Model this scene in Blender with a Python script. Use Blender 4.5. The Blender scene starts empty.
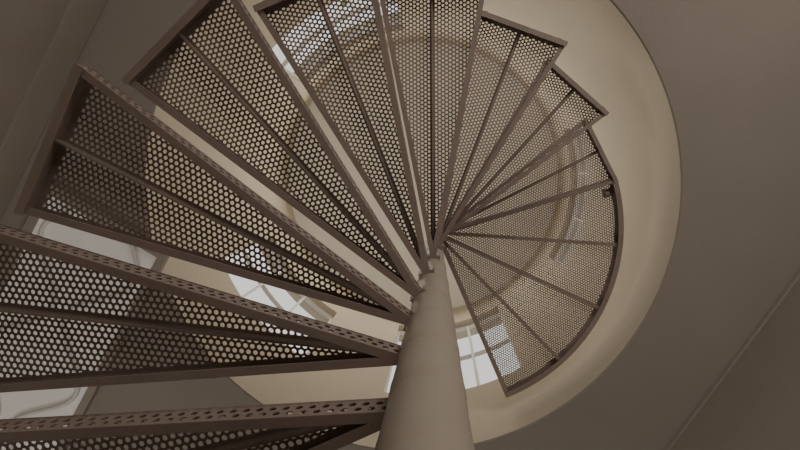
import bpy, bmesh, math, random
from mathutils import Vector, Matrix
random.seed(4)
HC=1.25                       # camera height above floor
CEIL=2.7+HC
AX,AY=-0.013,0.34             # column axis
HX,HY,HR=-0.1525,0.139,1.25   # stairwell opening
TOP=5.4+HC
sc=bpy.context.scene

def new_mat(name,col,rough=0.6,metal=0.0,noise=0.06,scale=6.0,bump=0.0,bscale=60):
    m=bpy.data.materials.new(name); m.use_nodes=True
    nt=m.node_tree; b=nt.nodes['Principled BSDF']
    b.inputs['Roughness'].default_value=rough; b.inputs['Metallic'].default_value=metal
    tc=nt.nodes.new('ShaderNodeTexCoord')
    n=nt.nodes.new('ShaderNodeTexNoise'); n.inputs['Scale'].default_value=scale; n.inputs['Detail'].default_value=4
    nt.links.new(tc.outputs['Object'],n.inputs['Vector'])
    r=nt.nodes.new('ShaderNodeValToRGB')
    r.color_ramp.elements[0].position=0.3; r.color_ramp.elements[1].position=0.7
    r.color_ramp.elements[0].color=[c*(1-noise) for c in col]+[1]
    r.color_ramp.elements[1].color=[min(1,c*(1+noise)) for c in col]+[1]
    nt.links.new(n.outputs['Fac'],r.inputs['Fac']); nt.links.new(r.outputs['Color'],b.inputs['Base Color'])
    if bump:
        n2=nt.nodes.new('ShaderNodeTexNoise'); n2.inputs['Scale'].default_value=bscale; n2.inputs['Detail'].default_value=5
        nt.links.new(tc.outputs['Object'],n2.inputs['Vector'])
        bp=nt.nodes.new('ShaderNodeBump'); bp.inputs['Strength'].default_value=bump; bp.inputs['Distance'].default_value=0.01
        nt.links.new(n2.outputs['Fac'],bp.inputs['Height']); nt.links.new(bp.outputs['Normal'],b.inputs['Normal'])
    return m
def emis(name,col,s):
    m=new_mat(name,col,0.5); b=m.node_tree.nodes['Principled BSDF']
    b.inputs['Emission Color'].default_value=(*col,1); b.inputs['Emission Strength'].default_value=s
    return m
M_metal=new_mat('painted_taupe_steel',(0.262,0.200,0.168),0.5,0.0,0.10,9,0.12,140)
M_col=new_mat('column_beige_paint',(0.37,0.31,0.25),0.55,0,0.04,4,0.05,90)
M_ceil=new_mat('ceiling_plaster',(0.29,0.250,0.212),0.9,0,0.05,2.0,0.25,70)
M_wall=new_mat('wall_plaster',(0.29,0.246,0.207),0.9,0,0.06,2.5,0.25,70)
M_well=new_mat('stairwell_cream_plaster',(0.54,0.475,0.37),0.85,0,0.05,1.8,0.25,60)
M_roof=emis('well_roof_glow',(0.74,0.69,0.60),0.13)  # plain roof; glow added to brighten the top of the well
M_trim=new_mat('trim_paint',(0.32,0.275,0.23),0.7,0,0.04,3)
M_white=new_mat('white_window_paint',(0.72,0.69,0.64),0.5,0,0.03,5)
M_floor=new_mat('floor_tile',(0.36,0.31,0.27),0.5,0,0.15,3)
M_panel=emis('frosted_light_panel',(0.72,0.69,0.64),0.13)
M_leaf=new_mat('leaf_green',(0.14,0.20,0.08),0.6,0,0.4,12)
M_bark=new_mat('bark',(0.12,0.08,0.05),0.9,0,0.3,10)

def obj(name,me,mat=None,parent=None):
    o=bpy.data.objects.new(name,me); sc.collection.objects.link(o)
    if mat and not me.materials: me.materials.append(mat)
    if parent: o.parent=parent
    return o
def mesh(name,v,f,smooth=False):
    me=bpy.data.meshes.new(name); me.from_pydata(v,[],f); me.update()
    if smooth:
        for p in me.polygons: p.use_smooth=True
    return me
def empty(name,loc=(0,0,0)):
    e=bpy.data.objects.new(name,None); sc.collection.objects.link(e); e.location=loc; e.empty_display_size=.1
    return e

# ---------- perforated sheet builder ----------
def perf(x0,x1,y0,y1,p,r,keep,planes,to3d):
    bm=bmesh.new(); V=[];F=[]
    rowh=p*math.sqrt(3)/2
    j0=int(math.floor(y0/rowh))-1; j1=int(math.ceil(y1/rowh))+1
    i0=int(math.floor(x0/p))-1; i1=int(math.ceil(x1/p))+1
    for j in range(j0,j1+1):
        for i in range(i0,i1+1):
            cx=(i+(0.5 if j%2 else 0))*p; cy=j*rowh
            if not keep(cx,cy): continue
            b=len(V)
            for k in range(12):
                a=math.radians(30*k); R=(p/2 if k%2==0 else p/math.sqrt(3))
                V.append((cx+R*math.cos(a),cy+R*math.sin(a),0))
            for k in range(12):
                a=math.radians(30*k); V.append((cx+r*math.cos(a),cy+r*math.sin(a),0))
            for k in range(12):
                k2=(k+1)%12
                F.append((b+k,b+k2,b+12+k2,b+12+k))
    me=bpy.data.meshes.new('tmp'); me.from_pydata(V,[],F); bm.from_mesh(me); bpy.data.meshes.remove(me)
    bmesh.ops.remove_doubles(bm,verts=bm.verts,dist=1e-5)
    for co,no in planes:
        g=bm.verts[:]+bm.edges[:]+bm.faces[:]
        bmesh.ops.bisect_plane(bm,geom=g,dist=1e-6,plane_co=(*co,0),plane_no=(*no,0),clear_outer=True)
    bm.verts.index_update()
    v=[to3d(w.co.x,w.co.y) for w in bm.verts]; f=[[q.index for q in fc.verts] for fc in bm.faces]
    bm.free(); return v,f
class Acc:
    def __init__(s): s.v=[];s.f=[]
    def add(s,v,f):
        b=len(s.v); s.v+= [tuple(x) for x in v]; s.f+=[tuple(i+b for i in q) for q in f]
    def bar(s,a,b,side,w,z0,z1):
        a=Vector(a);b=Vector(b);n=Vector(side)*w
        P=[a,b,b+n,a+n]
        v=[(q.x,q.y,z0) for q in P]+[(q.x,q.y,z1) for q in P]
        s.add(v,[(0,1,2,3),(7,6,5,4),(0,4,5,1),(1,5,6,2),(2,6,7,3),(3,7,4,0)])

T=0.002
def thick(v,f,nrm):
    n=len(v); v2=[(a[0]+nrm[0],a[1]+nrm[1],a[2]+nrm[2]) for a in v]
    cnt={}
    for q in f:
        for i in range(len(q)):
            e=(q[i],q[(i+1)%len(q)]); cnt[e]=cnt.get(e,0)+1
    fs=list(map(tuple,f))+[tuple(n+i for i in reversed(q)) for q in f]
    for (a,b) in cnt:
        if (b,a) not in cnt: fs.append((b,a,n+a,n+b))
    return v+v2,fs

R=0.90; RI=0.05
PITCH=0.0130; HOLE=0.0046
def dirv(a): return Vector((math.cos(a),math.sin(a)))
def radial_flange(acc,ang,side,drop):
    d=dirv(ang); n=Vector((-d.y,d.x))*side
    p=0.020
    v,f=perf(RI,R,-drop,0,p,0.0058,lambda x,y: RI-.03<x<R+.03 and -drop-.03<y<.03,
        [((RI,0),(-1,0)),((R,0),(1,0)),((0,0),(0,1)),((0,-drop),(0,-1))],
        lambda x,y:(d.x*x,d.y*x,y))
    v,f=thick(v,f,(n.x*T,n.y*T,0)); acc.add(v,f)
    acc.bar(d*RI,d*R,n,0.005,-0.007,0.001)
    acc.bar(d*RI,d*R,n,0.016,-drop-0.003,-drop)
    acc.bar(d*(RI),d*R,n,0.012,-T-.0005,-0.0)

def build_tread(w):
    h=w/2; acc=Acc()
    d1=dirv(-h); d2=dirv(h)
    xo=R*math.cos(h)
    v,f=perf(0,R,-R*math.sin(h),R*math.sin(h),PITCH,HOLE,
        lambda x,y: x>RI-.02 and x<R+.02 and abs(y)<x*math.tan(h)+.02,
        [((0,0),(d1.y,-d1.x)),((0,0),(-d2.y,d2.x)),((xo,0),(1,0)),((RI,0),(-1,0))],
        lambda x,y:(x,y,0))
    v,f=thick(v,f,(0,0,-T)); acc.add(v,f)
    radial_flange(acc,-h,1,0.046)
    radial_flange(acc,h,-1,0.046)
    a=d1*R; b=d2*R
    acc.bar(a,b,(-1,0),0.004,-0.055,0.001)
    acc.bar(a,b,(-1,0),0.018,-0.058,-0.055)
    acc.bar(a,b,(-1,0),0.018,-0.004,0.0)
    acc.bar((RI,0.002),(xo,0.002),(0,-1),0.004,-0.030,-T)
    acc.bar((RI+.05,0.008),(xo,0.008),(0,-1),0.016,-0.0045,-T)
    acc.bar((RI-0.01,0.022),(RI-0.01,-0.022),(1,0),0.012,-0.050,0.0)
    for s in (-1,1):
        for z in (-0.02,-0.04):
            y=s*R*math.sin(h)*0.82
            acc.bar((xo,y-.006),(xo,y+.006),(1,0),0.005,z-.006,z+.006)
    return mesh('tread_mesh',acc.v,acc.f)
STEP=math.radians(21.5)
stair=empty('spiral_staircase',(AX,AY,0))
tm=build_tread(STEP); tm.materials.append(M_metal)
def place(me,name,ang_deg,h):
    o=obj(name,me,M_metal,stair); o.location=(0,0,h+HC); o.rotation_euler=(0,0,-math.radians(ang_deg)); return o
HS=[2.85,2.51,2.18,1.89,1.62,1.385,1.205,1.02]
while HS[-1]-0.19+HC>0.09: HS.append(HS[-1]-0.19)
for i,h in enumerate(HS): place(tm,'tread_%d'%(i+1),27.6+21*i,h)

def build_landing(w,n):
    h=w/2; acc=Acc(); RL=0.93
    d1=dirv(-h); d2=dirv(h)
    def keep(x,y):
        rr=math.hypot(x,y)
        return RI<rr<RL-0.008 and abs(math.atan2(y,x))<h+0.05
    v,f=perf(0,RL,-RL,RL,PITCH,HOLE,keep,
        [((0,0),(d1.y,-d1.x)),((0,0),(-d2.y,d2.x))],lambda x,y:(x,y,0))
    v,f=thick(v,f,(0,0,-T)); acc.add(v,f)
    for s,ang in ((1,-h),(-1,h)):
        d=dirv(ang); nn=Vector((-d.y,d.x))*s
        acc.bar(d*RI,d*RL,nn,0.004,-0.05,0.001); acc.bar(d*RI,d*RL,nn,0.024,-0.053,-0.05)
    for j in range(1,n):
        ang=-h+w*j/n; d=dirv(ang); nn=Vector((-d.y,d.x))
        acc.bar(d*RI-nn*.003,d*RL-nn*.003,nn,0.006,-0.04,-T)
        acc.bar(d*RI-nn*.009,d*RL-nn*.009,nn,0.018,-0.043,-0.04)
    seg=32
    def arc(r0,r1,z0,z1):
        v=[];f=[]
        for i in range(seg+1):
            d=dirv(-h+w*i/seg)
            for r,z in ((r0,z0),(r1,z0),(r1,z1),(r0,z1)): v.append((d.x*r,d.y*r,z))
        for i in range(seg):
            for q in range(4):
                a=i*4+q;b=i*4+(q+1)%4; f.append((a,b,b+4,a+4))
        f+= [(3,2,1,0),tuple(seg*4+q for q in range(4))]
        acc.add(v,f)
    arc(RL-0.005,RL,-0.06,0.001); arc(RL-0.024,RL,-0.063,-0.060); arc(RL-0.028,RL,-0.004,0.0)
    # post bracket near the end of the landing
    d=dirv(-h+0.075); nn=Vector((-d.y,d.x))
    acc.bar(d*(RL-.075)-nn*.02,d*(RL-.03)-nn*.02,nn,0.04,-0.012,-T)
    acc.bar(d*(RL-.062)-nn*.009,d*(RL-.044)-nn*.009,nn,0.018,-0.03,-0.012)
    return mesh('landing_mesh',acc.v,acc.f)
lm=build_landing(math.radians(84),4); place(lm,'landing',-24.5,2.97)

def lathe(prof,seg=64):
    v=[];f=[]
    for r,z in prof:
        for i in range(seg):
            a=2*math.pi*i/seg; v.append((r*math.cos(a),r*math.sin(a),z))
    for j in range(len(prof)-1):
        for i in range(seg):
            a=j*seg+i;b=j*seg+(i+1)%seg; f.append((a,b,b+seg,a+seg))
    return v,f
def rc(z):   # gently tapering column
    h=z-HC
    return 0.060 if h<0.6 else max(0.036,0.060-0.014*(h-0.6))
prof=[(0.0,0.0),(0.14,0.0),(0.14,0.012),(0.064,0.012)]
for l in sorted(h+HC for h in HS):
    prof+=[(rc(l)-.0006,l-0.064),(rc(l)-.0006,l-0.062),(rc(l),l-0.060),(rc(l),l+0.004),(rc(l)-.0006,l+0.006)]
zt=3.00+HC
prof+=[(rc(zt),zt),(0.04,zt+.005),(0.04,zt+.03),(0.03,zt+.04),(0.0,zt+.045)]
v,f=lathe(prof,72)
col=obj('column',mesh('column_mesh',v,f,True),M_col,stair)
mod=col.modifiers.new('es','EDGE_SPLIT'); mod.split_angle=math.radians(50)

# ---------- room shell ----------
dl=Vector((-0.503,0.864)); dr=Vector((-0.538,0.843))
L0=Vector((-1.553,-0.764)); R0=Vector((1.637,0.473))
PL1=L0-dl*2.2; PL2=L0+dl*4.2
PR1=R0-dr*2.9; PR2=R0+dr*3.4
poly=[PL1,PR1,PR2,PL2]
def rayhit(c,d):
    best=None
    for i in range(4):
        a=poly[i];b=poly[(i+1)%4];e=b-a
        den=d.x*e.y-d.y*e.x
        if abs(den)<1e-9: continue
        w=a-c; t=(w.x*e.y-w.y*e.x)/den; u=(w.x*d.y-w.y*d.x)/den
        if t>0 and -1e-6<=u<=1+1e-6 and (best is None or t<best): best=t
    return c+d*best
C=Vector((HX,HY))
angs=sorted([2*math.pi*i/144-math.pi for i in range(144)]+[math.atan2(q.y-C.y,q.x-C.x) for q in poly])
N=len(angs); v=[];f=[]
for a in angs:
    d=dirv(a); o=rayhit(C,d)
    v+= [(C.x+d.x*HR,C.y+d.y*HR,CEIL+0.006),(C.x+d.x*(HR+0.006),C.y+d.y*(HR+0.006),CEIL),(o.x,o.y,CEIL),(o.x,o.y,CEIL+0.3)]
for i in range(N):
    a=4*i;b=4*((i+1)%N)
    for q in range(3): f.append((a+q,b+q,b+q+1,a+q+1))
obj('ceiling',mesh('ceiling_mesh',v,f),M_ceil)

def wall(name,a,b,z0=0,z1=CEIL,holes=(),mat=M_wall,t=0.12):
    a=Vector(a);b=Vector(b);d=(b-a);L=d.length;d.normalize()
    n=Vector((d.y,-d.x)); 
    if (a+n-C).length<(a-n-C).length: n=-n
    n=n*t
    ss=sorted({0,L,*[h[0] for h in holes],*[h[1] for h in holes]}); zz=sorted({z0,z1,*[h[2] for h in holes],*[h[3] for h in holes]})
    acc=Acc()
    for i in range(len(ss)-1):
        for j in range(len(zz)-1):
            sm=(ss[i]+ss[i+1])/2; zm=(zz[j]+zz[j+1])/2
            if any(h[0]<sm<h[1] and h[2]<zm<h[3] for h in holes): continue
            acc.bar(a+d*ss[i],a+d*ss[i+1],n.normalized(),t,zz[j],zz[j+1])
    return obj(name,mesh(name+'_mesh',acc.v,acc.f),mat)
wall('wall_left',PL1,PL2)
wall('wall_right',PR1,PR2)
wall('wall_back',PL1,PR1,holes=[(1.0,3.2,0.9,2.6)])  # unseen opening, added to let light into the room
wall('wall_front',PL2,PR2,holes=[(0.7,2.6,0.9,2.6)])  # second unseen opening, also added to light the room
fl=[(q.x,q.y,0) for q in poly]+[(q.x,q.y,-0.1) for q in poly]
obj('floor',mesh('floor_mesh',fl,[(0,1,2,3),(7,6,5,4),(0,4,5,1),(1,5,6,2),(2,6,7,3),(3,7,4,0)]),M_floor)
def trim(name,a,b,z0,z1,w=0.014):
    d=(b-a).normalized(); n=Vector((d.y,-d.x))
    if (a+n-C).length>(a-n-C).length: n=-n
    acc=Acc(); acc.bar(a,b,n,w,z0,z1)
    return obj(name,mesh(name+'_mesh',acc.v,acc.f),M_trim)
trim('trim_1',PL1,PL2,CEIL-0.21,CEIL-0.012)
trim('trim_2',PR1,PR2,CEIL-0.03,CEIL-0.010,0.008)

# ---------- stairwell tower above ceiling ----------
wins=[(95,140,3.7,4.9),(200,238,3.45,4.6),(262,302,3.4,4.9),(330,20+360,4.3,4.9)]
wins=[(a,b,z0+HC,z1+HC) for a,b,z0,z1 in wins]
zs=sorted({CEIL+0.006,TOP,*[w[2] for w in wins],*[w[3] for w in wins]})
seg=180; v=[];f=[]
def inwin(a,z):
    for w in wins:
        for o in (0,360):
            if w[0]<a+o<w[1] and w[2]<z<w[3]: return True
    return False
for z in zs:
    for rr in (HR,HR+0.15):
        for i in range(seg):
            a=-math.radians(i*2); v.append((C.x+rr*math.cos(a),C.y+rr*math.sin(a),z))
def vid(j,o,i): return (j*2+o)*seg+(i%seg)
def solid(i,j):
    if j<0 or j>=len(zs)-1: return True
    return not inwin((i%seg)*2+1,(zs[j]+zs[j+1])/2)
for j in range(len(zs)-1):
    for i in range(seg):
        if not solid(i,j): continue
        f.append((vid(j,0,i),vid(j,0,i+1),vid(j+1,0,i+1),vid(j+1,0,i)))
        f.append((vid(j,1,i),vid(j+1,1,i),vid(j+1,1,i+1),vid(j,1,i+1)))
        if not solid(i-1,j): f.append((vid(j,0,i),vid(j+1,0,i),vid(j+1,1,i),vid(j,1,i)))
        if not solid(i+1,j): f.append((vid(j,0,i+1),vid(j,1,i+1),vid(j+1,1,i+1),vid(j+1,0,i+1)))
        if not solid(i,j-1): f.append((vid(j,0,i),vid(j,1,i),vid(j,1,i+1),vid(j,0,i+1)))
        if not solid(i,j+1): f.append((vid(j+1,0,i),vid(j+1,0,i+1),vid(j+1,1,i+1),vid(j+1,1,i)))
me=mesh('stairwell_mesh',v,f); wo=obj('wall_stairwell',me,M_well)
for p in me.polygons: p.use_smooth=abs(p.normal.z)<.1
mod=wo.modifiers.new('es','EDGE_SPLIT'); mod.split_angle=math.radians(30)
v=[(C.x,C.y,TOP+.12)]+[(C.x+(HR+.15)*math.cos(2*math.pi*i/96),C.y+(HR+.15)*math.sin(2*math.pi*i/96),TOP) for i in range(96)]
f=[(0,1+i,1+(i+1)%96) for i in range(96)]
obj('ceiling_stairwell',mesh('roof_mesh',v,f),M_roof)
for n,w in enumerate(wins):
    acc=Acc()
    def arcbar(a0,a1,r0,r1,z0,z1):
        k=max(1,int((a1-a0)/3)); v=[];f=[]
        for i in range(k+1):
            a=-math.radians(a0+(a1-a0)*i/k)
            for r,z in ((r0,z0),(r1,z0),(r1,z1),(r0,z1)): v.append((C.x+r*math.cos(a),C.y+r*math.sin(a),z))
        for i in range(k):
            for q in range(4):
                A=i*4+q;B=i*4+(q+1)%4; f.append((A,B,B+4,A+4))
        f+=[(3,2,1,0),tuple(k*4+q for q in range(4))]
        acc.add(v,f)
    r0,r1=HR+.05,HR+.08
    arcbar(w[0],w[1],r0,r1,w[2],w[2]+.03); arcbar(w[0],w[1],r0,r1,w[3]-.03,w[3])
    arcbar(w[0],w[1],r0,r1,(w[2]+w[3])/2-.008,(w[2]+w[3])/2+.008)
    m=3
    for j in range(m+1):
        a=w[0]+(w[1]-w[0]-0.8)*j/m; arcbar(a,a+0.8,r0,r1,w[2],w[3])
    obj('window_%d'%(n+1),mesh('window_mesh',acc.v,acc.f),M_white)

def tree(loc,rad,n):
    e=empty('garden_tree',(loc[0],loc[1],0))
    v,f=lathe([(0.12,-0.1),(0.09,1.5),(0.05,loc[2])],12)
    obj('trunk',mesh('trunk',v,f,True),M_bark,e)
    acc=Acc()
    for i in range(n):
        u=Vector((random.gauss(0,1),random.gauss(0,1),random.gauss(0,1))).normalized()*rad*random.uniform(.45,1)
        c=Vector((0,0,loc[2]))+u
        t=Vector((random.gauss(0,1),random.gauss(0,1),random.gauss(0,1))).normalized()
        s=t.orthogonal().normalized(); L=.10
        acc.add([c-t*L,c+s*L*.4,c+t*L,c-s*L*.4],[(0,1,2,3)])
    obj('foliage',mesh('foliage',acc.v,acc.f),M_leaf,e)
tree((-1.6,-3.6,8.6),1.6,1700)
tree((0.9,4.6,9.6),1.2,500)

# ---------- ceiling light panel ----------
pn=empty('ceiling_light_panel',(-1.93,0.86,CEIL))
ang=math.atan2(dl.y,dl.x)-math.pi/2; pn.rotation_euler=(0,0,ang)
W,Lh=0.30,0.66
acc=Acc(); acc.bar((-W,-Lh),(-W,Lh),(1,0),2*W,-0.02,-0.002)
obj('frosted_pane',mesh('pane',acc.v,acc.f),M_panel,pn)
acc=Acc()
for (a,b,s) in (((-W,-Lh),(-W,Lh),(-1,0)),((W,-Lh),(W,Lh),(1,0)),((-W-.04,-Lh),(W+.04,-Lh),(0,-1)),((-W-.04,Lh),(W+.04,Lh),(0,1))):
    acc.bar(a,b,s,0.04,-0.04,-0.001)
obj('frame',mesh('frame',acc.v,acc.f),M_trim,pn)
cu=bpy.data.curves.new('scrolls','CURVE'); cu.dimensions='3D'; cu.bevel_depth=0.012
for m in (-1,1):
    sp=cu.splines.new('POLY'); sp.points.add(79)
    for i in range(80):
        t=i/79; sp.points[i].co=(m*0.15+m*0.11*math.sin(t*4*math.pi),-Lh+2*Lh*t,-0.03,1)
cu.materials.append(M_white)
o=bpy.data.objects.new('scrollwork',cu); sc.collection.objects.link(o); o.parent=pn

# ---------- lights ----------
def area(name,loc,target,sx,sy,power,col):
    l=bpy.data.lights.new(name,'AREA'); l.shape='RECTANGLE'; l.size=sx; l.size_y=sy; l.energy=power; l.color=col
    o=bpy.data.objects.new(name,l); sc.collection.objects.link(o); o.location=loc
    o.rotation_euler=(Vector(target)-Vector(loc)).to_track_quat('-Z','Y').to_euler(); return o
area('well_fill_lamp',(C.x,C.y,TOP-0.15),(C.x,C.y,0),1.6,1.6,21,(1.0,0.95,0.85))  # added fill lamp under the closed well roof, no skylight there
area('fill_back',(1.4,-2.1,1.75),(0.2,0.4,3.2),2.0,1.5,37,(1.0,0.945,0.87))  # added fill lamp just inside the back wall opening
area('fill_front',(-2.0,2.9,1.75),(0,0.2,3.2),1.8,1.5,21,(1.0,0.945,0.87))  # weaker fill lamp added at the front wall opening
w=bpy.data.worlds.new('World'); sc.world=w; w.use_nodes=True
bg=w.node_tree.nodes['Background']; bg.inputs[0].default_value=(1.0,0.98,0.94,1); bg.inputs[1].default_value=0.95

# ---------- camera ----------
F=580.0
zc=Vector((38,60,-F)).normalized()
xc=Vector((1,0,0)); xc=(xc-zc*xc.dot(zc)).normalized()
yc=zc.cross(xc)
Mx=Matrix((xc,yc,zc))
cam=bpy.data.cameras.new('camera'); cam.sensor_width=36; cam.lens=36*F/800; cam.clip_start=0.02
co=bpy.data.objects.new('camera',cam); sc.collection.objects.link(co)
co.matrix_world=Matrix.Translation((0,0,HC))@Mx.to_4x4()
sc.camera=co
